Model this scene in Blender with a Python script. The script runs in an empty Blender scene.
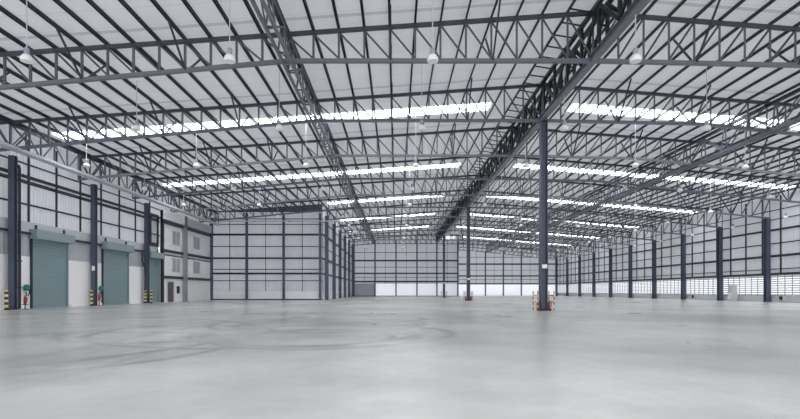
import bpy, math, random
from mathutils import Vector, Matrix

random.seed(7)
SC = bpy.context.scene
COL = SC.collection
H = 1.30                       # eye height of the camera in metres

# ------------------------------------------------------------------ camera
cam_d = bpy.data.cameras.new('camera')
cam_d.sensor_width = 36.0
cam_d.lens = 36.0 * 480.0 / 800.0
cam_d.shift_x = 4.0 / 800.0
cam_d.shift_y = 81.5 / 800.0
cam_d.clip_start = 0.1
cam_d.clip_end = 600
cam = bpy.data.objects.new('camera', cam_d)
cam.location = (0, 0, H)
cam.rotation_euler = (math.pi / 2, 0, 0)
COL.objects.link(cam)
SC.camera = cam

# ------------------------------------------------------------------ world: flat overcast daylight
w = bpy.data.worlds.new('overcast')
SC.world = w
w.use_nodes = True
bg = w.node_tree.nodes['Background']
bg.inputs['Color'].default_value = (0.96, 0.975, 1.0, 1)
bg.inputs['Strength'].default_value = 1.15
SKYLIGHT_STRENGTH = 6.5

SC.view_settings.view_transform = 'Standard'
SC.view_settings.look = 'None'
SC.view_settings.exposure = 0.8
SC.view_settings.gamma = 1.0
SC.view_settings.use_curve_mapping = False
SC.cycles.use_denoising = True
SC.cycles.max_bounces = 10
SC.cycles.diffuse_bounces = 6
SC.cycles.sample_clamp_indirect = 8.0

# ------------------------------------------------------------------ materials
def new_mat(name):
    m = bpy.data.materials.new(name)
    m.use_nodes = True
    return m, m.node_tree, m.node_tree.nodes['Principled BSDF']

def plain(name, col, rough=0.5, metal=0.0, var=0.08, scale=3.0, spec=0.4):
    """A painted or bare surface with a little procedural unevenness."""
    m, nt, b = new_mat(name)
    n = nt.nodes
    tc = n.new('ShaderNodeTexCoord')
    no = n.new('ShaderNodeTexNoise')
    no.inputs['Scale'].default_value = scale
    no.inputs['Detail'].default_value = 4
    nt.links.new(tc.outputs['Object'], no.inputs['Vector'])
    mx = n.new('ShaderNodeMix')
    mx.data_type = 'RGBA'
    mx.inputs[6].default_value = tuple(c * (1 - var) for c in col) + (1,)
    mx.inputs[7].default_value = tuple(min(1, c * (1 + var)) for c in col) + (1,)
    nt.links.new(no.outputs['Fac'], mx.inputs[0])
    nt.links.new(mx.outputs[2], b.inputs['Base Color'])
    b.inputs['Roughness'].default_value = rough
    b.inputs['Metallic'].default_value = metal
    b.inputs['Specular IOR Level'].default_value = spec
    return m

M = {}
M['steel'] = plain('navy_grey_steel_paint', (0.030, 0.035, 0.052), 0.42, 0, 0.12, 1.5)
M['topchord'] = plain('top_chord_paint', (0.055, 0.061, 0.082), 0.4, 0, 0.1, 1.5)
M['girder'] = plain('dark_girder_paint', (0.012, 0.014, 0.020), 0.42, 0, 0.1, 1.5)
M['chord'] = plain('grey_steel_paint', (0.15, 0.16, 0.19), 0.38, 0, 0.1, 1.5)
M['web'] = plain('web_steel_paint', (0.105, 0.113, 0.14), 0.4, 0, 0.12, 1.5)
M['purlin'] = plain('purlin_paint', (0.030, 0.033, 0.044), 0.5, 0, 0.1, 1.2)
M['column'] = plain('column_paint', (0.082, 0.098, 0.145), 0.4, 0, 0.1, 0.8)
M['zinc'] = plain('galvanised_steel', (0.55, 0.57, 0.61), 0.4, 0.0, 0.12, 4)
M['white'] = plain('white_painted_panel', (0.91, 0.905, 0.90), 0.6, 0, 0.03, 0.6)
M['kerb'] = plain('pale_concrete_kerb', (0.66, 0.68, 0.71), 0.7, 0, 0.06, 1.2)
M['band'] = plain('pale_grey_flashing', (0.56, 0.58, 0.62), 0.45, 0, 0.04, 1.0)
M['sheet'] = plain('pale_grey_sheet', (0.60, 0.61, 0.65), 0.45, 0, 0.05, 0.5)
M['sheet_grey'] = plain('grey_sheet', (0.44, 0.46, 0.50), 0.5, 0, 0.05, 0.5)
M['shutter'] = plain('teal_grey_shutter', (0.235, 0.325, 0.345), 0.45, 0, 0.05, 0.8)
M['hood'] = plain('teal_grey_hood', (0.27, 0.35, 0.38), 0.4, 0, 0.05, 1.0)
M['dark'] = plain('dark_frame_paint', (0.035, 0.038, 0.05), 0.5)
M['rubber'] = plain('black_rubber', (0.018, 0.018, 0.02), 0.7)
M['red'] = plain('red_enamel', (0.42, 0.045, 0.04), 0.35)
M['teal'] = plain('teal_plastic', (0.02, 0.20, 0.19), 0.45)
M['brown'] = plain('brown_door_paint', (0.12, 0.095, 0.085), 0.5)
M['lamp_white'] = plain('white_lamp_enamel', (0.88, 0.88, 0.88), 0.3, 0, 0.02)
M['lamp_grey'] = plain('grey_lamp_housing', (0.33, 0.34, 0.37), 0.4)
M['rail'] = plain('orange_yellow_rail_paint', (0.75, 0.50, 0.32), 0.45)
M['cabinet'] = plain('pale_grey_cabinet', (0.62, 0.64, 0.65), 0.4, 0, 0.03)
M['glass_dull'] = plain('dull_window_glass', (0.42, 0.45, 0.50), 0.12, 0, 0.05, 1, 0.6)

def stripes(name, period):
    m, nt, b = new_mat(name)
    n = nt.nodes
    tc = n.new('ShaderNodeTexCoord')
    sp = n.new('ShaderNodeSeparateXYZ')
    nt.links.new(tc.outputs['Object'], sp.inputs[0])
    a = n.new('ShaderNodeMath'); a.operation = 'DIVIDE'; a.inputs[1].default_value = period
    nt.links.new(sp.outputs['Z'], a.inputs[0])
    f = n.new('ShaderNodeMath'); f.operation = 'FRACT'
    nt.links.new(a.outputs[0], f.inputs[0])
    g = n.new('ShaderNodeMath'); g.operation = 'GREATER_THAN'; g.inputs[1].default_value = 0.5
    nt.links.new(f.outputs[0], g.inputs[0])
    mx = n.new('ShaderNodeMix'); mx.data_type = 'RGBA'
    mx.inputs[6].default_value = (0.03, 0.03, 0.03, 1)
    mx.inputs[7].default_value = (0.80, 0.60, 0.28, 1)
    nt.links.new(g.outputs[0], mx.inputs[0])
    nt.links.new(mx.outputs[2], b.inputs['Base Color'])
    b.inputs['Roughness'].default_value = 0.5
    return m
M['hazard'] = stripes('yellow_black_stripes', 0.36)

def roof_mat():
    m, nt, b = new_mat('silver_roof_insulation')
    n = nt.nodes
    L = nt.links.new
    tc = n.new('ShaderNodeTexCoord')
    sp = n.new('ShaderNodeSeparateXYZ')
    L(tc.outputs['Object'], sp.inputs[0])
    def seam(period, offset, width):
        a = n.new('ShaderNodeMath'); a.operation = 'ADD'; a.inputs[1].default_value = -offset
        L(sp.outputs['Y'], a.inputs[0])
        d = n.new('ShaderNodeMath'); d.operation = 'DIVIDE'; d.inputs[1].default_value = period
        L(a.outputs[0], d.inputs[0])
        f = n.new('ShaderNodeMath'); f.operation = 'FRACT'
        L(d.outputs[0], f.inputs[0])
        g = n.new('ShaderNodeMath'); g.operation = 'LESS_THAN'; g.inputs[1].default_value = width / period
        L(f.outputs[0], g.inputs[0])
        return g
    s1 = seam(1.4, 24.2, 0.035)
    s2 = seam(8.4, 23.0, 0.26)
    no = n.new('ShaderNodeTexNoise')
    no.inputs['Scale'].default_value = 0.5
    no.inputs['Detail'].default_value = 5
    L(tc.outputs['Object'], no.inputs['Vector'])
    mx = n.new('ShaderNodeMix'); mx.data_type = 'RGBA'
    mx.inputs[6].default_value = (0.56, 0.565, 0.575, 1)
    mx.inputs[7].default_value = (0.72, 0.72, 0.73, 1)
    L(no.outputs['Fac'], mx.inputs[0])
    cur = mx.outputs[2]
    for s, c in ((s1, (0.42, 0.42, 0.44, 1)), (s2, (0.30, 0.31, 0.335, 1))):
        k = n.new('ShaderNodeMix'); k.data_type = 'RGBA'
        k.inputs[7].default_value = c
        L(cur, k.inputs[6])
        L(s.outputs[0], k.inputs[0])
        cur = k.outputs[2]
    L(cur, b.inputs['Base Color'])
    b.inputs['Roughness'].default_value = 0.55
    no2 = n.new('ShaderNodeTexNoise'); no2.inputs['Scale'].default_value = 2.5
    L(tc.outputs['Object'], no2.inputs['Vector'])
    bp = n.new('ShaderNodeBump'); bp.inputs['Strength'].default_value = 0.25; bp.inputs['Distance'].default_value = 0.1
    L(no2.outputs['Fac'], bp.inputs['Height'])
    L(bp.outputs[0], b.inputs['Normal'])
    return m
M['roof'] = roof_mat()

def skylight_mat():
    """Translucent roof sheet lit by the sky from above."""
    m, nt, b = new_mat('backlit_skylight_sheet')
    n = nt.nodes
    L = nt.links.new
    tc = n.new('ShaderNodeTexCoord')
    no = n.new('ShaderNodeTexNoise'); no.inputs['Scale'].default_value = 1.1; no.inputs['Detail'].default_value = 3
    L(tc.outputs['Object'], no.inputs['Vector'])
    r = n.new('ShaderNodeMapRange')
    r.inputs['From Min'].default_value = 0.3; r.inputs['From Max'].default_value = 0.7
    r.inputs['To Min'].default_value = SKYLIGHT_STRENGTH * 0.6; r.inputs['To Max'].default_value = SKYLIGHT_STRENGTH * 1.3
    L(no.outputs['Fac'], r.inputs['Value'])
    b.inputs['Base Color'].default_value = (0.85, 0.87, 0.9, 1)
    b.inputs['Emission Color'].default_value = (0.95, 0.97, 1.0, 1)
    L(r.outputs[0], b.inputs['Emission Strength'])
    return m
M['skylight'] = skylight_mat()

def poly_mat():
    m, nt, b = new_mat('translucent_wall_sheet')
    n = nt.nodes
    L = nt.links.new
    t = n.new('ShaderNodeBsdfTranslucent'); t.inputs['Color'].default_value = (0.95, 0.96, 0.98, 1)
    b.inputs['Base Color'].default_value = (0.85, 0.86, 0.88, 1)
    b.inputs['Roughness'].default_value = 0.5
    mx = n.new('ShaderNodeMixShader'); mx.inputs[0].default_value = 0.72
    L(b.outputs[0], mx.inputs[1]); L(t.outputs[0], mx.inputs[2])
    L(mx.outputs[0], n['Material Output'].inputs['Surface'])
    return m
M['poly'] = poly_mat()

def let_daylight_through(m, amount):
    nt = m.node_tree
    b = nt.nodes['Principled BSDF']
    t = nt.nodes.new('ShaderNodeBsdfTranslucent'); t.inputs['Color'].default_value = (0.96, 0.965, 0.98, 1)
    mx = nt.nodes.new('ShaderNodeMixShader'); mx.inputs[0].default_value = amount
    nt.links.new(b.outputs[0], mx.inputs[1]); nt.links.new(t.outputs[0], mx.inputs[2])
    nt.links.new(mx.outputs[0], nt.nodes['Material Output'].inputs['Surface'])
let_daylight_through(M['sheet'], 0.38)          # translucency added to the cladding so outside daylight brightens the walls
let_daylight_through(M['roof'], 0.36)          # translucency added to the roof too, to lift its underside

def floor_mat():
    m, nt, b = new_mat('polished_concrete')
    n = nt.nodes
    L = nt.links.new
    tc = n.new('ShaderNodeTexCoord')
    P = tc.outputs['Object']
    sp = n.new('ShaderNodeSeparateXYZ'); L(P, sp.inputs[0])
    def math_(op, a, bb=None, clamp=False):
        k = n.new('ShaderNodeMath'); k.operation = op; k.use_clamp = clamp
        for i, v in enumerate((a, bb)):
            if v is None: continue
            if isinstance(v, (int, float)): k.inputs[i].default_value = v
            else: L(v, k.inputs[i])
        return k.outputs[0]
    def noise(scale, detail=4, vec=P, rough=0.5):
        k = n.new('ShaderNodeTexNoise')
        k.inputs['Scale'].default_value = scale; k.inputs['Detail'].default_value = detail
        k.inputs['Roughness'].default_value = rough
        L(vec, k.inputs['Vector'])
        return k.outputs['Fac']
    def mix(fac, a, c):
        k = n.new('ShaderNodeMix'); k.data_type = 'RGBA'
        for i, v in ((0, fac), (6, a), (7, c)):
            if isinstance(v, (tuple, float, int)): k.inputs[i].default_value = v
            else: L(v, k.inputs[i])
        return k.outputs[2]
    def ramp(v, a, c):
        k = n.new('ShaderNodeMapRange'); k.clamp = True
        k.inputs['From Min'].default_value = a; k.inputs['From Max'].default_value = c
        L(v, k.inputs['Value'])
        return k.outputs[0]
    big = ramp(noise(0.16, 3, P, 0.5), 0.34, 0.66)
    mid = ramp(noise(0.8, 3, P, 0.5), 0.25, 0.75)
    col = mix(big, (0.40, 0.405, 0.40, 1), (0.68, 0.675, 0.65, 1))
    k = n.new('ShaderNodeMix'); k.data_type = 'RGBA'; k.blend_type = 'MULTIPLY'
    k.inputs[0].default_value = 0.55
    L(col, k.inputs[6])
    L(mix(mid, (0.60, 0.615, 0.64, 1), (1, 1, 1, 1)), k.inputs[7])
    col = k.outputs[2]
    k = n.new('ShaderNodeMix'); k.data_type = 'RGBA'; k.blend_type = 'MULTIPLY'
    k.inputs[0].default_value = 0.3
    L(col, k.inputs[6])
    L(mix(ramp(noise(3.5, 5), 0.3, 0.7), (0.6, 0.6, 0.6, 1), (1, 1, 1, 1)), k.inputs[7])
    col = k.outputs[2]
    # trowel-cut joints every 8.4 m
    jx = math_('LESS_THAN', math_('FRACT', math_('DIVIDE', math_('ADD', sp.outputs['X'], 200.0 - 1.7), 8.4)), 0.0022)
    jy = math_('LESS_THAN', math_('FRACT', math_('DIVIDE', math_('ADD', sp.outputs['Y'], 200.0 - 0.6), 8.4)), 0.0026)
    col = mix(math_('MULTIPLY', math_('MAXIMUM', jx, jy), 0.35), col, (0.28, 0.28, 0.28, 1))
    # tyre marks: arcs (centre x, y, radius, width) and straight tracks
    arcs = [(-2.4, 13.6, 2.3, .16), (-2.2, 13.4, 2.75, .2), (-2.7, 14.6, 3.3, .15), (-2.0, 14.9, 3.7, .22),
            (-2.6, 18.5, 3.4, .24), (-3.0, 19.0, 4.1, .2), (-1.9, 22.5, 3.2, .3), (-4.2, 16.0, 5.2, .2), (-7.0, 15.0, 3.0, .25),
            (-8.2, 11.0, 4.2, .18), (-14, 14, 9.5, .22)]
    cf = n.new('ShaderNodeCombineXYZ')
    L(sp.outputs['X'], cf.inputs['X']); L(sp.outputs['Y'], cf.inputs['Y'])
    flat = cf.outputs[0]
    tm = None
    for i, (cx, cy, r, wd) in enumerate(arcs):
        vd = n.new('ShaderNodeVectorMath'); vd.operation = 'DISTANCE'
        vd.inputs[1].default_value = (cx, cy, 0)
        L(flat, vd.inputs[0])
        d = vd.outputs['Value']
        e = math_('ABSOLUTE', math_('ADD', d, -r))
        e = math_('SUBTRACT', 1.0, math_('DIVIDE', e, wd * 1.35), True)
        tm = e if tm is None else math_('MAXIMUM', tm, e)
    for x0, wd in ((-4.75, .16), (-5.5, .14), (-6.9, .2), (-9.5, .25)):
        wob = math_('MULTIPLY', math_('SINE', math_('MULTIPLY', sp.outputs['Y'], 0.13 + 0.01 * x0)), 0.5)
        e = math_('ABSOLUTE', math_('ADD', math_('ADD', sp.outputs['X'], -x0), wob))
        e = math_('MULTIPLY', math_('SUBTRACT', 1.0, math_('DIVIDE', e, wd), True), 0.45)
        tm = math_('MAXIMUM', tm, e)
    tm = math_('MULTIPLY', tm, math_('ADD', 0.22, math_('MULTIPLY', 0.78, ramp(noise(0.35, 2), 0.38, 0.62))))
    tm = math_('MULTIPLY', tm, 0.75)
    col = mix(tm, col, (0.13, 0.135, 0.145, 1))
    L(col, b.inputs['Base Color'])
    rg = n.new('ShaderNodeMapRange')
    rg.inputs['To Min'].default_value = 0.25; rg.inputs['To Max'].default_value = 0.33
    L(noise(0.3, 1), rg.inputs['Value'])
    L(rg.outputs[0], b.inputs['Roughness'])
    b.inputs['Specular IOR Level'].default_value = 0.55
    return m
M['floor'] = floor_mat()

# ------------------------------------------------------------------ mesh helpers
class MB:
    """Collects shapes; make() turns them into one mesh."""
    def __init__(s):
        s.v, s.f = [], []
    def box(s, x0, x1, y0, y1, z0, z1):
        o = len(s.v)
        s.v += [(x, y, z) for z in (z0, z1) for y in (y0, y1) for x in (x0, x1)]
        s.f += [tuple(o + i for i in q) for q in ((0, 2, 3, 1), (4, 5, 7, 6), (0, 1, 5, 4), (2, 6, 7, 3), (0, 4, 6, 2), (1, 3, 7, 5))]
        return s
    def bar(s, p, q, wx, wy=None, side=None):
        """A square-section bar from p to q; wx across 'side', wy across the other way."""
        p, q = Vector(p), Vector(q)
        wy = wx if wy is None else wy
        d = (q - p).normalized()
        a = Vector(side) if side else (Vector((0, 1, 0)) if abs(d.y) < 0.9 else Vector((1, 0, 0)))
        a = (a - d * a.dot(d)).normalized()
        c = d.cross(a)
        o = len(s.v)
        for e in (p, q):
            for i, j in ((-1, -1), (1, -1), (1, 1), (-1, 1)):
                s.v.append(tuple(e + a * (i * wx / 2) + c * (j * wy / 2)))
        s.f += [tuple(o + i for i in k) for k in ((0, 3, 2, 1), (4, 5, 6, 7), (0, 1, 5, 4), (1, 2, 6, 5), (2, 3, 7, 6), (3, 0, 4, 7))]
        return s
    def angle(s, p, q, wd, t, side):
        """An L-angle section: two thin legs at right angles."""
        p, q = Vector(p), Vector(q)
        d = (q - p).normalized()
        a = Vector(side); a = (a - d * a.dot(d)).normalized()
        c = d.cross(a)
        s.bar(p + a * 0, q + a * 0, wd, t, a)
        s.bar(p + a * (wd / 2 - t / 2) + c * (wd / 2), q + a * (wd / 2 - t / 2) + c * (wd / 2), t, wd - t, a)
        return s
    def lathe(s, prof, n=14, ctr=(0, 0, 0), axis='z'):
        o = len(s.v)
        for r, z in prof:
            for k in range(n):
                t = 2 * math.pi * k / n
                p = (r * math.cos(t), r * math.sin(t), z)
                if axis == 'x': p = (p[2], p[0], p[1])
                if axis == 'y': p = (p[0], p[2], p[1])
                s.v.append((p[0] + ctr[0], p[1] + ctr[1], p[2] + ctr[2]))
        for i in range(len(prof) - 1):
            for k in range(n):
                k2 = (k + 1) % n
                s.f.append((o + i * n + k, o + i * n + k2, o + (i + 1) * n + k2, o + (i + 1) * n + k))
        s.f.append(tuple(o + k for k in range(n))[::-1])
        s.f.append(tuple(o + (len(prof) - 1) * n + k for k in range(n)))
        return s
    def tube(s, pts, r, n=8):
        o = len(s.v)
        pts = [Vector(p) for p in pts]
        for i, p in enumerate(pts):
            d = (pts[min(i + 1, len(pts) - 1)] - pts[max(i - 1, 0)]).normalized()
            a = d.orthogonal().normalized(); c = d.cross(a)
            for k in range(n):
                t = 2 * math.pi * k / n
                s.v.append(tuple(p + (a * math.cos(t) + c * math.sin(t)) * r))
        for i in range(len(pts) - 1):
            for k in range(n):
                k2 = (k + 1) % n
                s.f.append((o + i * n + k, o + i * n + k2, o + (i + 1) * n + k2, o + (i + 1) * n + k))
        s.f.append(tuple(o + k for k in range(n))[::-1])
        s.f.append(tuple(o + (len(pts) - 1) * n + k for k in range(n)))
        return s
    def sheet(s, axis, a, b_, const, z0, z1, into, pitch=0.32, deep=0.04):
        """Trapezoidal cladding along an axis with a flat back; 'into' = +-1 gives the side the ribs stand out on."""
        prof = []
        t = a
        while t < b_ - 1e-6:
            for u, dd in ((0, 0), (.55, 0), (.65, 1), (.9, 1)):
                x = t + u * pitch
                if x < b_: prof.append((x, const + into * deep * dd))
            t += pitch
        prof.append((b_, const))
        back = [(b_, const - into * 0.03), (a, const - into * 0.03)]
        loop = prof + back
        o = len(s.v)
        for z in (z0, z1):
            for u, c in loop:
                s.v.append((c, u, z) if axis == 'y' else (u, c, z))
        n = len(loop)
        for i in range(n):
            j = (i + 1) % n
            s.f.append((o + i, o + j, o + n + j, o + n + i))
        return s
    def make(s, name):
        me = bpy.data.meshes.new(name)
        me.from_pydata(s.v, [], s.f)
        me.update()
        return me

import bmesh
def mesh_of(mb, name, mat, smooth=False):
    me = mb.make(name)
    bm = bmesh.new(); bm.from_mesh(me)
    bmesh.ops.recalc_face_normals(bm, faces=bm.faces)
    bm.to_mesh(me); bm.free()
    me.materials.append(mat)
    if smooth:
        me.shade_auto_smooth() if hasattr(me, 'shade_auto_smooth') else None
        for p in me.polygons: p.use_smooth = True
    return me

def put(name, me, parent=None, loc=(0, 0, 0), **props):
    o = bpy.data.objects.new(name, me)
    COL.objects.link(o)
    o.parent = parent
    o.location = loc
    for k, v in props.items(): o[k] = v
    return o

def part(name, mb, mat, parent, loc=(0, 0, 0), smooth=False, **props):
    return put(name, mesh_of(mb, name, mat, smooth), parent, loc, **props)

def thing(name, label, cat, loc=(0, 0, 0), group=None, me=None):
    o = put(name, me, None, loc, label=label, category=cat, kind='thing')
    if group: o['group'] = group
    return o

def struct(name, mb, mat, label=None, cat=None):
    o = part(name, mb, mat, None, kind='structure')
    if label: o['label'] = label
    if cat: o['category'] = cat
    return o

ORD = ('first second third fourth fifth sixth seventh eighth ninth tenth eleventh twelfth thirteenth fourteenth fifteenth sixteenth '
       'seventeenth eighteenth nineteenth twentieth').split()
for t in ('twenty', 'thirty'):
    ORD += [t + '-' + k for k in ORD[:9]]
    ORD += ['thirtieth' if t == 'twenty' else 'fortieth']

# ------------------------------------------------------------------ the hall's measures
XL, XR, XG, XS = -27.2, 45.15, 9.85, -5.4        # left wall, right wall, ridge girder, side girder
XI = -10.7                                       # inner side wall, behind the front return wall
YB, YRET = 24.0, 70.0                            # first truss, return wall
BAY = 8.4
YF1, YF2 = 117.2, 134.0                          # far walls left and right of the step
XSTEP = 15.1
YROOF = 7.0                                     # roof edge; hall left open behind the camera so sky light comes in
def roof_z(x):                                   # underside of the sheeting
    return H + (13.75 + 0.40) - (0.07 * (XG - x) if x < XG else 0.08 * (x - XG))
def top_z(x): return roof_z(x) - 0.25            # centre of the top chord
def bot_z(x):
    if x < XS: z = 11.5 - 0.0926 * (XS - x)
    elif x < XG: z = 11.5
    elif x < 20.5: z = 11.5 - 0.022 * (x - XG)
    else: z = 11.27 - 0.105 * (x - 20.5)
    return H + z
nodes = [XL + 0.2] + [XS - 1.29 * (17 - i) for i in range(1, 17)] + [XS + (XG - XS) * i / 12 for i in range(12)] + [XG + 1.265 * i for i in range(28)] + [44.85]
XT = XG + 1.265 * 12                             # side girder on the right slope

# ------------------------------------------------------------------ floor
mb = MB().box(-60, 80, -6, 140, -0.3, 0)
struct('floor', mb, M['floor'], 'grey polished concrete floor with curved tyre marks', 'floor')

# ------------------------------------------------------------------ roof sheeting with skylight strips
sky_y = [36.3 + 16.8 * k for k in range(6)]
HALF = 0.75
def roof_piece(mb, x0, x1, y0, y1, th=0.06):
    o = len(mb.v)
    for x in (x0, x1):
        for y in (y0, y1):
            for dz in (0, th): mb.v.append((x, y, roof_z(x) + dz))
    mb.f += [tuple(o + i for i in q) for q in ((0, 4, 6, 2), (1, 3, 7, 5), (0, 1, 5, 4), (2, 6, 7, 3), (0, 2, 3, 1), (4, 5, 7, 6))]
def sky_ext(y, side):
    if side == 'l': return (-25.5 if y < 60 else -9.9, 7.0)
    return (13.2 if y < 117 else 17.0, 43.6)
mb = MB()
ys = [YROOF]
for y in sky_y: ys += [y - HALF, y + HALF]
ys.append(YF2 + 0.2)
for i in range(len(ys) - 1):
    y0, y1 = ys[i], ys[i + 1]
    strip = i % 2 == 1
    cuts = [y0] + [c for c in (YRET + .2, YF1 + .2) if y0 < c < y1] + [y1]
    for a, b_ in zip(cuts, cuts[1:]):
        ymid = (a + b_) / 2
        left = XL - 0.2 if ymid < YRET + .2 else (XI - 0.3 if ymid < YF1 + .2 else XSTEP - 0.2)
        if strip:
            yc = (y0 + y1) / 2
            l, r = sky_ext(yc, 'l'), sky_ext(yc, 'r')
            if left < XG:
                roof_piece(mb, left, l[0], a, b_)
                roof_piece(mb, l[1], XG, a, b_)
                roof_piece(mb, XG, r[0], a, b_)
            else:
                roof_piece(mb, left, r[0], a, b_)
            roof_piece(mb, r[1], XR + .2, a, b_)
        elif left < XG:
            roof_piece(mb, left, XG, a, b_)
            roof_piece(mb, XG, XR + .2, a, b_)
        else:
            roof_piece(mb, left, XR + .2, a, b_)
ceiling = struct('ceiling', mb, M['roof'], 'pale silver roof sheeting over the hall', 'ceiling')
n = 0
for y in sky_y:
    for side in 'lr':
        if side == 'l' and y > YF1: continue
        n += 1
        a, b_ = sky_ext(y, side)
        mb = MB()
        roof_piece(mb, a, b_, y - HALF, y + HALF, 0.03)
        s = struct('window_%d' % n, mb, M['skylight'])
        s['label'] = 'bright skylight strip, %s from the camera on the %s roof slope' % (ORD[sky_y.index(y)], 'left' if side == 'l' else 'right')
        s['category'] = 'skylight'
WN = n

# ------------------------------------------------------------------ purlins
def y_end(x): return YRET - .1 if x < XI - .2 else (YF1 - .1 if x < XSTEP else YF2 - .1)
gi = nodes.index(min(nodes, key=lambda x: abs(x - XG)))
for i, x in enumerate(nodes):
    if i == 0 or i == len(nodes) - 1: continue
    z1 = roof_z(x) - 0.005 - (0.01 if x != XG else 0)
    mb = MB()
    mb.box(-.025, .025, YROOF, y_end(x), -0.18, 0)          # a Z-section: web and two lips
    mb.box(-.025, .06, YROOF, y_end(x), -0.022, -0.001)
    mb.box(-.06, .025, YROOF, y_end(x), -0.18, -0.16)
    if i == gi: lab = 'roof purlin directly above the ridge girder'
    elif i < gi: lab = '%s roof purlin to the left of the ridge girder' % ORD[gi - i - 1]
    else: lab = '%s roof purlin to the right of the ridge girder' % ORD[i - gi - 1]
    thing('purlin', lab, 'purlin', (x, 0, z1), 'roof purlins', mesh_of(mb, 'purlin', M['purlin']))

# ------------------------------------------------------------------ roof trusses
cache = {}
def member(key, fn, mat):
    if key not in cache: cache[key] = mesh_of(fn(), key[0], M[mat])
    return cache[key]
def truss(Y, i0, label):
    root = thing('roof_truss', label, 'truss', (0, Y, 0), 'roof trusses across the hall')
    ns = nodes[i0:]
    def chord(f, wd, ht):
        def go():
            mb = MB()
            keys = [ns[0]] + [x for x in ((XS, XG, 20.5) if f is bot_z else (XG,)) if x > ns[0] + .5] + [ns[-1]]
            for a, c in zip(keys, keys[1:]):
                mb.bar((a, 0, f(a)), (c, 0, f(c)), wd, ht, (0, 1, 0))
            return mb
        return go
    put('top_chord', member(('top_chord', i0), chord(top_z, .17, .18), 'topchord'), root)
    put('bottom_chord', member(('bottom_chord', i0), chord(bot_z, .2, .18), 'chord'), root)
    for i in range(i0, len(nodes)):
        x = nodes[i]
        put('vertical', member(('vertical', i), lambda: MB().angle((x, 0, bot_z(x) + .09), (x, 0, top_z(x) - .1), .10, .03, (1, 0, 0)), 'web'), root)
        if i + 1 < len(nodes):
            x2 = nodes[i + 1]
            if x < XG - .1: p, q = (x, 0, top_z(x) - .1), (x2, 0, bot_z(x2) + .09)
            else: p, q = (x, 0, bot_z(x) + .09), (x2, 0, top_z(x2) - .1)
            put('diagonal', member(('diagonal', i), lambda: MB().angle(p, q, .09, .03, (0, 1, 0)), 'web'), root)
        if (i - 17) % 4 == 0 and i not in (17, gi, gi + 12) and 0 < i < len(nodes) - 1:
            for sgn in (-1, 1):
                if sgn == 1 and Y + 2 > y_end(x): continue
                put('fly_brace', member(('fly_brace', i, sgn), lambda: MB().bar((x + .06, sgn * .1, bot_z(x) + .02), (x + .06, sgn * 1.85, roof_z(x) - .22), .08, .08), 'steel'), root)
    return root
i_in = next(i for i, x in enumerate(nodes) if x > XI)
i_st = next(i for i, x in enumerate(nodes) if x > XSTEP)
T_Y = [YB + BAY * k for k in range(14)]
T_Y[13] = 133.2
for k, Y in enumerate(T_Y):
    i0 = 0 if Y < YRET else (i_in if Y < YF1 else i_st)
    lab = ('%s roof truss from the camera, ' % ORD[k]) + ('spanning from left wall to right wall' if i0 == 0 else ('starting at the inner side wall' if i0 == i_in else 'in the far right bay only'))
    truss(Y, i0, lab)

# ------------------------------------------------------------------ ridge girder (two lattice planes on a wide bottom chord)
g = thing('ridge_girder', 'deep dark lattice girder running along the ridge over the centre columns', 'girder')
yg0, yg1 = 14.2, YF1 - .65
zt, zb = top_z(XG) - .24, H + 11.42
part('bottom_chord', MB().box(XG - .17, XG + .17, yg0, yg1, zb, zb + .05).box(XG - .04, XG + .04, yg0, yg1, zb + .05, zb + .34).box(XG - .17, XG + .17, yg0, yg1, zb + .34, zb + .38), M['chord'], g)
for sx in (-1, 1):
    part('top_chord', MB().box(XG + sx * .24 - .09, XG + sx * .24 + .09, yg0, yg1, zt - .1, zt + .1), M['girder'], g)
NP = 48
for k in range(NP + 1):
    y = yg0 + .1 + (yg1 - yg0 - .2) * k / NP
    for sx in (-1, 1):
        key = ('vertical', 'ridge')
        put('vertical', member(key, lambda: MB().bar((0, 0, zb + .38), (0, 0, zt - .1), .12, .22, (1, 0, 0)), 'girder'), g, (XG + sx * .2, y, 0))
        if k < NP:
            d = (yg1 - yg0 - .2) / NP
            s_ = 1 if k % 2 else -1
            put('diagonal', member(('diagonal', 'ridge', s_), lambda: MB().bar((0, .08 if s_ > 0 else d - .08, zb + .38), (0, d - .08 if s_ > 0 else .08, zt - .1), .11, .18, (1, 0, 0)), 'girder'), g, (XG + sx * .2, y, 0))
    if 0 < k:
        put('lacing', member(('lacing', 'ridge'), lambda: MB().bar((-.15, 0, 0), (.15, 0, 0), .08), 'girder'), g, (XG, y, zb + 1.2))
k = 0
y = YB - 4
while y < yg1 and k < 78:
    put('tie_bar', member(('tie_bar', 'ridge'), lambda: MB().bar((XG - 1.27, 0, roof_z(XG - 1.27) - .19), (XG - .33, 0, zt + .06), .06), 'purlin'), g, (0, y, 0))
    y += 1.2; k += 1

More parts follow.
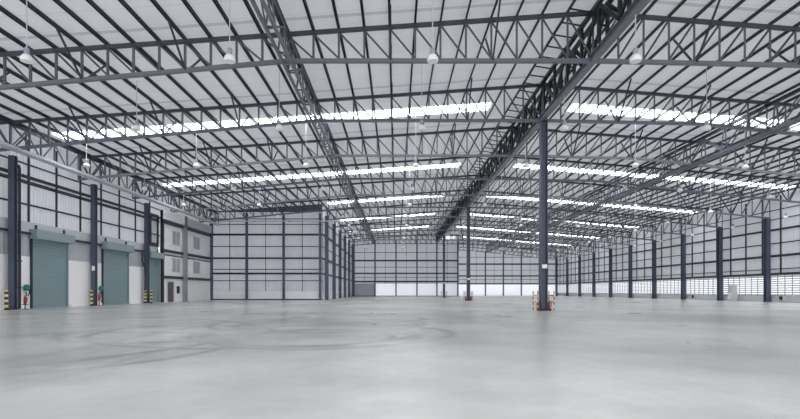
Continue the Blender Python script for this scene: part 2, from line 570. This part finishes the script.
# ------------------------------------------------------------------ side girder left of the ridge
def side_girder(X, label):
    g = thing('side_girder', label, 'girder')
    yg1 = y_end(X) - .65
    zt, zb = top_z(X) - .20, bot_z(X) - .09
    for sx in (-1, 1):
        part('bottom_chord', MB().box(X + sx * .2 - .06, X + sx * .2 + .06, yg0, yg1, zb - .16, zb - .01), M['chord'], g)
    part('top_chord', MB().box(X - .1, X + .1, yg0, yg1, zt - .1, zt + .1), M['steel'], g)
    for k in range(NP + 1):
        y = yg0 + .1 + (yg1 - yg0 - .2) * k / NP
        d = (yg1 - yg0 - .2) / NP
        for sx in (-1, 1):
            put('vertical', member(('vertical', X, sx), lambda: MB().bar((sx * .2, 0, zb - .01), (sx * .06, 0, zt - .1), .07, .09, (1, 0, 0)), 'web'), g, (X, y, 0))
            if k < NP:
                put('diagonal', member(('diagonal', X, sx, k % 2), lambda: MB().bar((sx * .2, 0 if k % 2 else d, zb - .01), (sx * .06, d if k % 2 else 0, zt - .1), .06, .08, (1, 0, 0)), 'web'), g, (X, y, 0))
        put('lacing', member(('lacing', X), lambda: MB().bar((-.14, 0, 0), (.14, 0, 0), .06), 'web'), g, (X, y, zb - .08))
side_girder(XS, 'slender lattice girder running lengthwise left of the ridge girder')
side_girder(XT, 'slender lattice girder running lengthwise right of the ridge girder')

# ------------------------------------------------------------------ eave girder along the left wall, with its pale tray
g = thing('eave_girder', 'lattice girder with a pale tray running along the top of the left wall', 'girder')
XE = -25.55
ze = H + 9.42
part('tray', MB().box(XE - .3, XE + .3, 22.0, YRET - .8, ze, ze + .05).box(XE + .26, XE + .3, 22.0, YRET - .8, ze + .05, ze + .2).box(XE - .3, XE - .26, 22.0, YRET - .8, ze + .05, ze + .2), M['zinc'], g)
part('top_chord', MB().box(XE - .08, XE + .08, 22.0, YRET - .8, top_z(XE) - .42, top_z(XE) - .24), M['steel'], g)
ny = 34
for k in range(ny + 1):
    d = (YRET - .8 - 22.0 - .2) / ny
    y = 22.1 + d * k
    put('vertical', member(('vertical', 'eave'), lambda: MB().bar((0, 0, ze + .05), (0, 0, top_z(XE) - .42), .09), 'web'), g, (XE, y, 0))
    if k < ny:
        put('diagonal', member(('diagonal', 'eave', k % 2), lambda: MB().bar((0, 0 if k % 2 else d, ze + .05), (0, d if k % 2 else 0, top_z(XE) - .42), .07), 'web'), g, (XE, y, 0))

# ------------------------------------------------------------------ centre columns, their guards, signs and extinguishers
def h_column(name, label, x, y, z1, wx, wy, flange='x', group=None, plate=True, mat='column', z0=0.0):
    root = thing(name, label, 'column', (x, y, z0), group)
    t = .035
    mb = MB()
    hh = z1 - z0
    if flange == 'x':
        mb.box(-wx / 2, -wx / 2 + t, -wy / 2, wy / 2, 0.03, hh).box(wx / 2 - t, wx / 2, -wy / 2, wy / 2, 0.03, hh).box(-wx / 2 + t, wx / 2 - t, -t / 2, t / 2, 0.03, hh)
    else:
        mb.box(-wx / 2, wx / 2, -wy / 2, -wy / 2 + t, 0.03, hh).box(-wx / 2, wx / 2, wy / 2 - t, wy / 2, 0.03, hh).box(-t / 2, t / 2, -wy / 2 + t, wy / 2 - t, 0.03, hh)
    part('shaft', mb, M[mat], root)
    part('base_plate', MB().box(-wx / 2 - .06, wx / 2 + .06, -wy / 2 - .06, wy / 2 + .06, 0, .03), M['steel'], root)
    part('cap_plate', MB().box(-wx / 2 - .02, wx / 2 + .02, -wy / 2 - .02, wy / 2 + .02, hh, hh + .02), M['steel'], root)
    return root

def extinguisher(x, y, z, label, d='x'):
    root = thing('fire_extinguisher', label, 'fire extinguisher', (x, y, z), 'red fire extinguishers')
    part('cylinder', MB().lathe([(.085, 0), (.095, .03), (.095, .45), (.07, .52), (.03, .56)], 12), M['red'], root, smooth=True)
    part('valve', MB().box(-.03, .03, -.03, .03, .56, .62).box(-.03, .14, -.015, .015, .62, .65), M['dark'], root)
    part('hose', MB().tube([(.05, 0, .6), (.14, 0, .55), (.15, 0, .35), (.13, 0, .15)], .018, 6), M['rubber'], root)
    return root

for k, Y in enumerate((32.4, 66.0, 99.6)):
    who = ('nearest', 'middle', 'farthest')[k]
    h_column('steel_column', '%s of the three tall centre columns under the ridge girder' % who, XG + .1, Y, H + 11.4, .44, .5, 'x', 'centre columns')
    gd = thing('column_guard', 'striped post and rail guard around the %s centre column' % who, 'guard', (XG + .1, Y, 0), 'column guards')
    a = .54
    for sx in (-1, 1):
        for sy in (-1, 1):
            part('post', MB().lathe([(.032, 0), (.032, 1.3), (.02, 1.33)], 10), M['hazard'], gd, (sx * a, sy * a, 0))
        for z in (.55, 1.0):
            part('rail', MB().box(-.025, .025, -a + .04, a - .04, z - .05, z + .05), M['rail'], gd, (sx * a, 0, 0))
    for z in (.55, 1.0):
        part('rail', MB().box(-a + .04, a - .04, -.025, .025, z - .04, z + .04), M['rail'], gd, (0, a, 0))
    part('wheel_stop', MB().box(-.36, .36, -.07, .07, 0, .12), M['rubber'], gd, (0, -a, 0))
    sg = thing('sign_plate', 'small white plate fixed to the %s centre column' % who, 'sign', (XG + .1, Y - .27, 2.95), 'white plates on columns')
    part('plate', MB().box(-.17, .17, -.02, .02, -.13, .13), M['white'], sg)
    part('bracket', MB().box(-.02, .02, .02, .25, -.02, .02), M['zinc'], sg)
    if k < 2:
        extinguisher(XG - .3, Y - .1, 0, 'red fire extinguisher on the left side of the %s centre column' % who)
        extinguisher(XG + .46, Y - .1, 0, 'red fire extinguisher on the right side of the %s centre column' % who)

# ------------------------------------------------------------------ left wall
Y0L = 24.6
wl = struct('wall_left', MB().sheet('y', Y0L, YRET, XL, H + 5.1, roof_z(XL) - .02, 1), M['sheet'], 'left wall of pale ribbed sheeting with white lower panels', 'wall')
part('grey_sheet', MB().sheet('y', Y0L, 54.9, XL, 3.85, H + 4.25, 1, .32, .03), M['sheet_grey'], wl)
part('lower_panel', MB().box(XL - .06, XL + .03, Y0L, 54.9, 0, 3.85), M['white'], wl)
part('flashing_band', MB().box(XL - .03, XL + .06, Y0L, 54.9, H + 4.25, H + 5.1), M['band'], wl)
for z, t in ((4.25, .16), (6.35, .12), (7.9, .1), (8.35, .2), (9.3, .1)):
    part('girt', MB().box(XL + .061, XL + .061 + t, Y0L, YRET - .3, H + z - t / 2, H + z + t / 2), M['steel'], wl)
for k in range(15):
    y = 35.4 - 5.8 + 2.9 * k
    if y < 54:
        part('mullion', MB().box(XL + .062, XL + .16, y - .06, y + .06, H + 5.1, roof_z(XL) - .4), M['dark'], wl)
part('brace_pipe', MB().tube([(XL + .25, Y0L, H + 8.0), (XL + .25, 54.5, H + 8.0)], .07, 8), M['steel'], wl)
struct('baseboard_left', MB().box(XL + .03, XL + .22, Y0L, 35.3, 0, .2).box(XL + .03, XL + .22, 39.9, 44.1, 0, .2).box(XL + .03, XL + .22, 48.8, 51.9, 0, .2), M['white'], 'low white kerb along the left wall', 'kerb')

left_cols = [24.8, 33.5, 42.5, 51.5, 60.9]
for k, y in enumerate(left_cols):
    if k == 0: lab = 'left wall column just outside the picture'
    else: lab = ('dark wall column left of the first roller shutter', 'dark wall column between the first and second roller shutters', 'dark wall column in front of the third roller shutter', 'grey wall column between the white office bays')[k - 1]
    if k == 0: continue
    h_column('wall_column', lab, XL + .46, y, H + 9.4, .4, .36 if k < 4 else .5, 'y', 'left wall columns', mat='lamp_grey' if k == 4 else 'column')

def roller(n, y0, y1, zt, label):
    x = XL + .03
    mb = MB()
    ns_ = 44
    prof = []
    for i in range(ns_):
        z0, z1 = zt * i / ns_, zt * (i + 1) / ns_
        prof += [(.03, z0), (.055, z0 + (z1 - z0) * .3), (.055, z0 + (z1 - z0) * .75)]
    prof.append((.03, zt))
    o = 0
    for y in (y0, y1):
        for dx, z in prof: mb.v.append((x + dx, y, z))
        mb.v += [(x + .001, y, zt), (x + .001, y, 0)]
    m_ = len(prof) + 2
    for i in range(m_):
        j = (i + 1) % m_
        mb.f.append((i, j, m_ + j, m_ + i))
    mb.f += [tuple(range(m_)), tuple(range(m_, 2 * m_))]
    d = struct('door_%d' % n, mb, M['shutter'], label, 'roller door')
    d['group'] = 'roller shutter doors'
    part('hood', MB().box(x + .001, x + .62, y0 - .25, y1 + .25, zt - .06, zt + .62), M['hood'], d)
    for y in (y0 - .13, y1 + .02):
        part('guide_rail', MB().box(x + .001, x + .14, y, y + .11, 0, zt - .07), M['shutter'] if y > y0 else M['dark'], d)
    for y in (y0 + .3, y1 - .4):
        part('hood_bracket', MB().box(x + .001, x + .15, y, y + .12, zt + .621, zt + 1.0), M['dark'], d)
    part('bottom_bar', MB().box(x + .056, x + .1, y0, y1, 0, .1), M['hood'], d)
    return d
roller(1, 35.75, 39.5, 5.25, 'teal grey roller shutter nearest the camera on the left wall')
roller(2, 44.4, 48.5, 5.25, 'second teal grey roller shutter along the left wall')
roller(3, 52.3, 54.9, 5.0, 'narrow teal grey roller shutter partly hidden by the third wall column')
# framed opening above the third shutter
wfr = struct('window_%d' % (WN + 1), MB().box(XL + .07, XL + .12, 53.0, 54.3, H + 5.4, H + 8.3), M['sheet'], 'tall dark framed window above the narrow roller shutter', 'window')
part('frame', MB().box(XL + .07, XL + .22, 52.7, 53.0, H + 5.0, H + 8.6).box(XL + .07, XL + .22, 54.3, 54.6, H + 5.0, H + 8.6).box(XL + .07, XL + .22, 53.0, 54.3, H + 8.3, H + 8.6).box(XL + .07, XL + .22, 53.0, 54.3, H + 5.0, H + 5.4), M['dark'], wfr)

# office bays: white infill over three storeys
wo = struct('wall_office', MB().box(XL + .08, XL + .2, 55.0, YRET - .4, 0, H + 8.3), M['white'], 'white three-storey office front at the end of the left wall', 'wall')
part('top_fascia', MB().box(XL + .08, XL + .6, 55.0, 60.4, H + 8.31, H + 9.35), M['white'], wo)
part('top_fascia', MB().box(XL + .08, XL + .5, 61.5, YRET - .5, H + 8.31, H + 9.35), M['band'], wo)
for z in (1.62, 4.7, 8.0):
    part('floor_beam', MB().box(XL + .201, XL + .42, 55.0, 60.5, H + z - .16, H + z + .16), M['steel'], wo)
    part('floor_beam', MB().box(XL + .201, XL + .42, 61.3, YRET - .6, H + z - .16, H + z + .16), M['steel'], wo)
part('corner_post', MB().box(XL + .201, XL + .5, 55.0, 55.3, 0, H + 9.3), M['dark'], wo)
wn = WN + 1
for z, fl in ((1.62, 'middle'), (4.9, 'upper')):
    for y, bay in ((57.9, 'first'), (63.9, 'second')):
        wn += 1
        z0, z1 = H + z + .8, H + z + 2.3
        x = XL + .201
        wd = struct('window_%d' % wn, MB().box(x, x + .03, y, y + 1.9, z0, z1), M['glass_dull'], '%s floor office window in the %s white bay' % (fl, bay), 'window')
        part('frame', MB().box(x, x + .09, y - .08, y, z0 - .08, z1 + .08).box(x, x + .09, y + 1.9, y + 1.98, z0 - .08, z1 + .08).box(x, x + .09, y, y + 1.9, z1, z1 + .08).box(x, x + .09, y, y + 1.9, z0 - .08, z0).box(x + .031, x + .08, y + .92, y + .99, z0, z1), M['band'], wd)
dd = struct('door_4', MB().box(XL + .201, XL + .26, 56.6, 58.1, 0, 2.35), M['brown'], 'brown office door on the ground floor of the white bay', 'door')
part('frame', MB().box(XL + .201, XL + .3, 56.45, 56.6, 0, 2.5).box(XL + .201, XL + .3, 58.1, 58.25, 0, 2.5).box(XL + .201, XL + .3, 56.6, 58.1, 2.35, 2.5), M['band'], dd)
part('handle', MB().bar((XL + .3, 57.9, 1.0), (XL + .3, 57.9, 1.2), .04), M['zinc'], dd)
cb = thing('wall_box', 'dark meter box beside the brown office door', 'box', (XL + .2, 59.3, 1.0))
part('case', MB().box(.001, .2, -.2, .2, 0, .9), M['dark'], cb)
part('lid', MB().box(.201, .23, -.17, .17, .05, .85), M['steel'], cb)

# down pipes
for y, lab in ((34.2, 'dark down pipe beside the wall column left of the first roller shutter'), (51.3, 'dark down pipe bending into the wall column near the third shutter')):
    dp = thing('down_pipe', lab, 'pipe', (XL + .38, y, 0), 'down pipes')
    if y < 40: pts = [(0, 0, .03), (0, 0, H + 8.7), (0, -.06, H + 8.9), (0, -.3, H + 9.0)]
    else: pts = [(0, 0, .03), (0, 0, H + 2.4), (0, -.15, H + 2.7), (0, -.6, H + 3.2), (0, -.6, H + 4.0)]
    part('pipe', MB().tube(pts, .09, 10), M['dark'], dp)
    for z in (1.5, 3.4): part('clip', MB().box(-.1, .11, -.11, .11, z, z + .08), M['steel'], dp)

# striped bollards, extinguishers and reels by the left wall columns
for x, y, lab in ((-26.55, 32.7, 'striped bollard before the wall column left of the first shutter'), (-26.45, 41.7, 'striped bollard before the second wall column'),
                  (-26.62, 51.0, 'left striped bollard of the pair before the third wall column'), (-26.0, 51.0, 'right striped bollard of the pair before the third wall column')):
    b_ = thing('bollard', lab, 'bollard', (x, y, 0), 'striped bollards by the left wall')
    part('post', MB().lathe([(.11, .02), (.11, 1.3), (.06, 1.37)], 12), M['hazard'], b_)
    part('base_plate', MB().box(-.16, .16, -.16, .16, 0, .02), M['dark'], b_)
extinguisher(-26.5, 34.3, .35, 'red fire extinguisher on a stand beside the dark down pipe')
st = thing('extinguisher_stand', 'small stand under the fire extinguisher beside the down pipe', 'stand', (-26.5, 34.3, 0))
part('tray', MB().box(-.15, .15, -.15, .15, .31, .348), M['dark'], st)
part('leg', MB().bar((0, 0, .03), (0, 0, .31), .05), M['dark'], st)
part('foot', MB().box(-.16, .16, -.16, .16, 0, .03), M['dark'], st)
extinguisher(-26.1, 42.2, .5, 'red fire extinguisher hung beside the second wall column')
st = thing('extinguisher_stand', 'small stand under the extinguisher beside the second wall column', 'stand', (-26.1, 42.2, 0))
part('tray', MB().box(-.15, .15, -.15, .15, .46, .498), M['red'], st)
part('leg', MB().bar((0, 0, .03), (0, 0, .46), .06), M['red'], st)
part('foot', MB().box(-.16, .16, -.16, .16, 0, .03), M['red'], st)
for y, lab in ((35.15, 'teal hose reel on the white panel left of the first shutter'), (44.0, 'teal hose reel on the white panel left of the second shutter')):
    r = thing('hose_reel', lab, 'hose reel', (XL + .03, y, 1.55), 'teal hose reels')
    part('drum', MB().lathe([(.0, .05), (.24, .05), (.24, .2), (0.0, .2)], 16, axis='x'), M['teal'], r)
    part('bracket', MB().box(.001, .05, -.08, .08, -.1, .1), M['dark'], r)
    part('hose', MB().tube([(.16, .2, -.1), (.17, .22, -.35), (.17, .1, -.6), (.16, -.08, -.5), (.16, -.12, -.3)], .04, 6), M['rubber'], r)
sg = thing('sign_plate', 'small white plate on the wall column between the shutters', 'sign', (XL + .46, 42.28, 3.3), 'white plates on columns')
part('plate', MB().box(-.05, .2, -.02, .02, -.2, .2), M['white'], sg)

# ------------------------------------------------------------------ return wall facing the camera
def frame_wall(name, x0, x1, y, ztop, cols, girts, low_z, low_mat, label, mull, into=-1, flush=None):
    wr = struct(name, MB().sheet('x', x0, x1, y, low_z, ztop, into, .32, .03), M['sheet'], label, 'wall')
    part('lower_panel', MB().box(x0, x1, y - .03, y + .04, 0, low_z), M[low_mat], wr)
    for z, t in girts:
        part('girt', MB().box(x0, x1, y - .05 - t, y - .05, H + z - t / 2, H + z + t / 2), M['steel'], wr)
    for x in mull:
        part('mullion', MB().box(x - .035, x + .035, y - .12, y - .05, low_z, ztop - .1), M['dark'], wr)
    for x in cols:
        part('post', MB().box(x - .16, x + .16, y - .5, y - .46, 0, ztop - .2).box(x - .16, x + .16, y - .26, y - .22, 0, ztop - .2).box(x - .03, x + .03, y - .46, y - .26, 0, ztop - .2), M['column'], wr)
    return wr
rc = [-26.75, -21.66, -16.3, -11.0]
wr = frame_wall('wall_return', XL, XI, YRET, H + 11.5, rc, [(10.5, .1), (9.7, .1), (8.2, .26), (6.48, .1), (4.77, .24), (3.15, .1), (2.54, .26), (1.5, .1)], 1.25, 'white',
                'pale sheeted return wall facing the camera at the end of the left wall', [(a + b_) / 2 for a, b_ in zip(rc, rc[1:])])
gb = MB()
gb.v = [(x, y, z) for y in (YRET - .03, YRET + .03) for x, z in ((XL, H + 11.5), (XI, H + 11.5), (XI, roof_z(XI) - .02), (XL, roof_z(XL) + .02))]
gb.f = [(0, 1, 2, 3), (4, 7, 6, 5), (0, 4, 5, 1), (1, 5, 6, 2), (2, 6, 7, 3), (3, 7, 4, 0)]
part('shaded_gable_panel', gb, M['column'], wr)  # dark paint puts the shade of the last roof bays into the panel
part('pipe', MB().tube([(XL + 1, YRET - .62, H + 10.1), (XI + 2.5, YRET - .62, H + 10.1)], .08, 8), M['zinc'], wr)
struct('baseboard_return', MB().box(XL + .5, XI, YRET - .1, YRET - .031, 0, .15), M['dark'], 'dark base line along the return wall', 'kerb')

# inner side wall behind the return wall
wi = struct('wall_inner', MB().sheet('y', YRET, YF1, XI, 1.25, roof_z(XI) - .02, 1, .32, .03), M['sheet'], 'inner side wall running back from the return wall', 'wall')
part('lower_panel', MB().box(XI - .04, XI + .03, YRET, YF1, 0, 1.25), M['white'], wi)
for z, t in ((10.2, .12), (8.2, .24), (6.4, .1), (4.7, .24), (2.5, .24)):
    part('girt', MB().box(XI + .05, XI + .05 + t, YRET, YF1, H + z - t / 2, H + z + t / 2), M['steel'], wi)
for k in range(6):
    y = YRET + .3 + 8.4 * k
    h_column('wall_column', 'dark column along the inner side wall, %s from the return wall corner' % ORD[k], XI + .55, y, bot_z(XI + .5) - .12, .5, .5, 'y', 'inner side wall columns')

# ------------------------------------------------------------------ far walls
fc = [-10.2, -5.1, 0, 5.1, 9.95, 15.05]
mul = [(a + b_) / 2 for a, b_ in zip(fc, fc[1:])]
wf = frame_wall('wall_far', XI, XSTEP + .2, YF1, roof_z(XI) - .02, fc, [(9.4, .12), (7.4, .34), (5.8, .1), (4.3, .3), (3.3, .1), (2.3, .34)], 3.1, 'poly',
                'far end wall with dark posts and a bright lower band', mul)
part('plain_panel', MB().box(-10.1, -5.2, YF1 - .045, YF1 - .031, 0, 3.1), M['sheet_grey'], wf)
part('gable_sheet', MB().box(XI, XG, YF1, YF1 + .04, roof_z(XI) - .02, roof_z(XI) + 1.4), M['sheet'], wf)
fc2 = [19.9, 24.9, 29.9, 34.9, 39.9, 44.6]
wf2 = frame_wall('wall_far_right', XSTEP, XR, YF2, roof_z(XR) - .02, [15.3] + fc2, [(9.4, .12), (7.5, .36), (5.8, .1), (4.2, .34), (3.2, .1), (2.0, .34)], 3.2, 'poly',
                 'far right end wall with dark posts and a bright lower band', [22.4, 27.4, 32.4, 37.4, 42.4])
part('gable_sheet', MB().box(XSTEP, XR, YF2, YF2 + .04, roof_z(XR) - .02, roof_z(XSTEP) + .3), M['sheet'], wf2)
struct('wall_step', MB().box(XSTEP + .02, XSTEP + .12, YF1 + .05, YF2, 0, roof_z(XSTEP)), M['sheet'], 'short side wall joining the two far end walls', 'wall')
struct('baseboard_far', MB().box(XI, XSTEP, YF1 - .12, YF1 - .046, 0, .15), M['dark'], 'dark base line along the far end wall', 'kerb')

# ------------------------------------------------------------------ right wall with daylight louvres
Y0R = 49.2
wrt = struct('wall_right', MB().sheet('y', Y0R, YF2, XR, 3.15, roof_z(XR) - .02, -1, .32, .03), M['sheet'], 'right wall of pale sheeting above bright louvres', 'wall')
struct('baseboard_right', MB().box(XR - .2, XR + .1, Y0R, YF2, 0, .72), M['kerb'], 'grey concrete kerb wall under the right wall louvres', 'kerb')
for z, t in ((9.6, .1), (8.5, .1), (7.25, .22), (5.65, .12), (4.15, .26), (2.6, .1), (2.02, .24)):
    part('girt', MB().box(XR - .05 - t, XR - .05, Y0R, YF2 - .6, H + z - t / 2, H + z + t / 2), M['steel'], wrt)
k = 0
while True:
    y = Y0R + 1.4 + 2.8 * k
    if y > YF2 - 1: break
    part('mullion', MB().box(XR - .16, XR - .05, y - .07, y + .07, 3.2, roof_z(XR) - .1), M['dark'], wrt)
    k += 1
rys = [49.2 + 8.4 * k for k in range(11)]
for k, y in enumerate(rys):
    wn += 1
    y1 = min(y + 8.4, YF2)
    lv = struct('window_%d' % wn, MB().box(XR - .04, XR + .04, y, y1, .721, .78).box(XR - .04, XR + .04, y, y1, 3.09, 3.149), M['zinc'],
                'bright louvred opening low in the right wall, %s bay from the camera' % ORD[k], 'louvre window')
    for i in range(9):
        z = .86 + i * .265
        part('slat', MB().bar((XR, y, z), (XR, y1, z), .25, .03, (1, 0, .9)), M['band'], lv)
    for i in range(8):
        part('mullion', MB().box(XR - .17, XR - .1, y + .02 + 1.05 * i, y + .09 + 1.05 * i, .721, 3.149), M['sheet_grey'], lv)
    if k > 0:
        h_column('wall_column', 'dark column along the right wall, %s from the right edge of the picture' % ORD[k - 1], XR - .62, y, bot_z(44.6) - .12, .5, .5, 'y', 'right wall columns')

# grey cabinet and small wall fittings on the right
cb = thing('electrical_cabinet', 'pale grey electrical cabinet standing by the right wall', 'cabinet', (44.3, 63.2, 0))
part('plinth', MB().box(-.42, .42, -.42, .42, 0, .12), M['kerb'], cb)
part('body', MB().box(-.4, .4, -.4, .4, .12, 1.15), M['cabinet'], cb)
part('upper_box', MB().box(-.34, .34, -.36, .36, 1.151, 2.0), M['cabinet'], cb)
part('door', MB().box(-.42, -.401, -.36, .36, .2, 1.1), M['white'], cb)
part('handle', MB().box(-.45, -.421, .28, .32, .6, .8), M['dark'], cb)
part('roof', MB().box(-.38, .38, -.4, .4, 2.0, 2.05), M['zinc'], cb)
for y, lab in ((56.0, 'small dark tap box on the kerb right of the first right wall column'), (72.6, 'small dark tap box on the kerb near the third right wall column'), (127.5, 'small dark box on the kerb at the far right corner')):
    t_ = thing('tap_box', lab, 'box', (XR - .2, y, .25), 'tap boxes on the right kerb')
    part('case', MB().box(-.16, -.001, -.15, .15, 0, .42), M['steel'], t_)
    part('spout', MB().tube([(-.16, 0, .1), (-.25, 0, .1), (-.27, 0, .02)], .03, 6), M['zinc'], t_)

# ------------------------------------------------------------------ pendant lamps
lx = [-23.6 + 8.37 * k for k in range(9)]
hous = mesh_of(MB().lathe([(.05, .36), (.09, .35), (.105, .31), (.105, .12), (.09, .09)][::-1], 12), 'housing', M['lamp_grey'], True)
bell = mesh_of(MB().lathe([(.205, -.20), (.225, -.20), (.23, -.12), (.205, -.01), (.14, .07), (.09, .09)], 16), 'reflector', M['lamp_white'], True)
hook = mesh_of(MB().bar((0, 0, .36), (0, 0, .44), .04), 'hook', M['zinc'])
rows = 0
for j in range(13):
    Y = 19.8 + BAY * j
    for i, x in enumerate(lx):
        if Y > 69 and x < XI + 1 or x > 44 or Y > YF1 and x < XSTEP + 1: continue
        z = H + 9.66 if x < 25 else H + 9.66 - .075 * (x - 25)
        lp = thing('pendant_lamp', 'white bell pendant lamp, %s row from the camera, %s from the left wall' % (ORD[j], ORD[i]), 'lamp', (x, Y, z), 'white pendant lamps')
        ln = roof_z(x) - .02 - z - .44
        put('reflector', bell, lp); put('housing', hous, lp); put('hook', hook, lp)
        put('cord', member(('cord', i), lambda: MB().tube([(0, 0, .44), (0, 0, .44 + ln)], .022, 6), 'zinc'), lp)
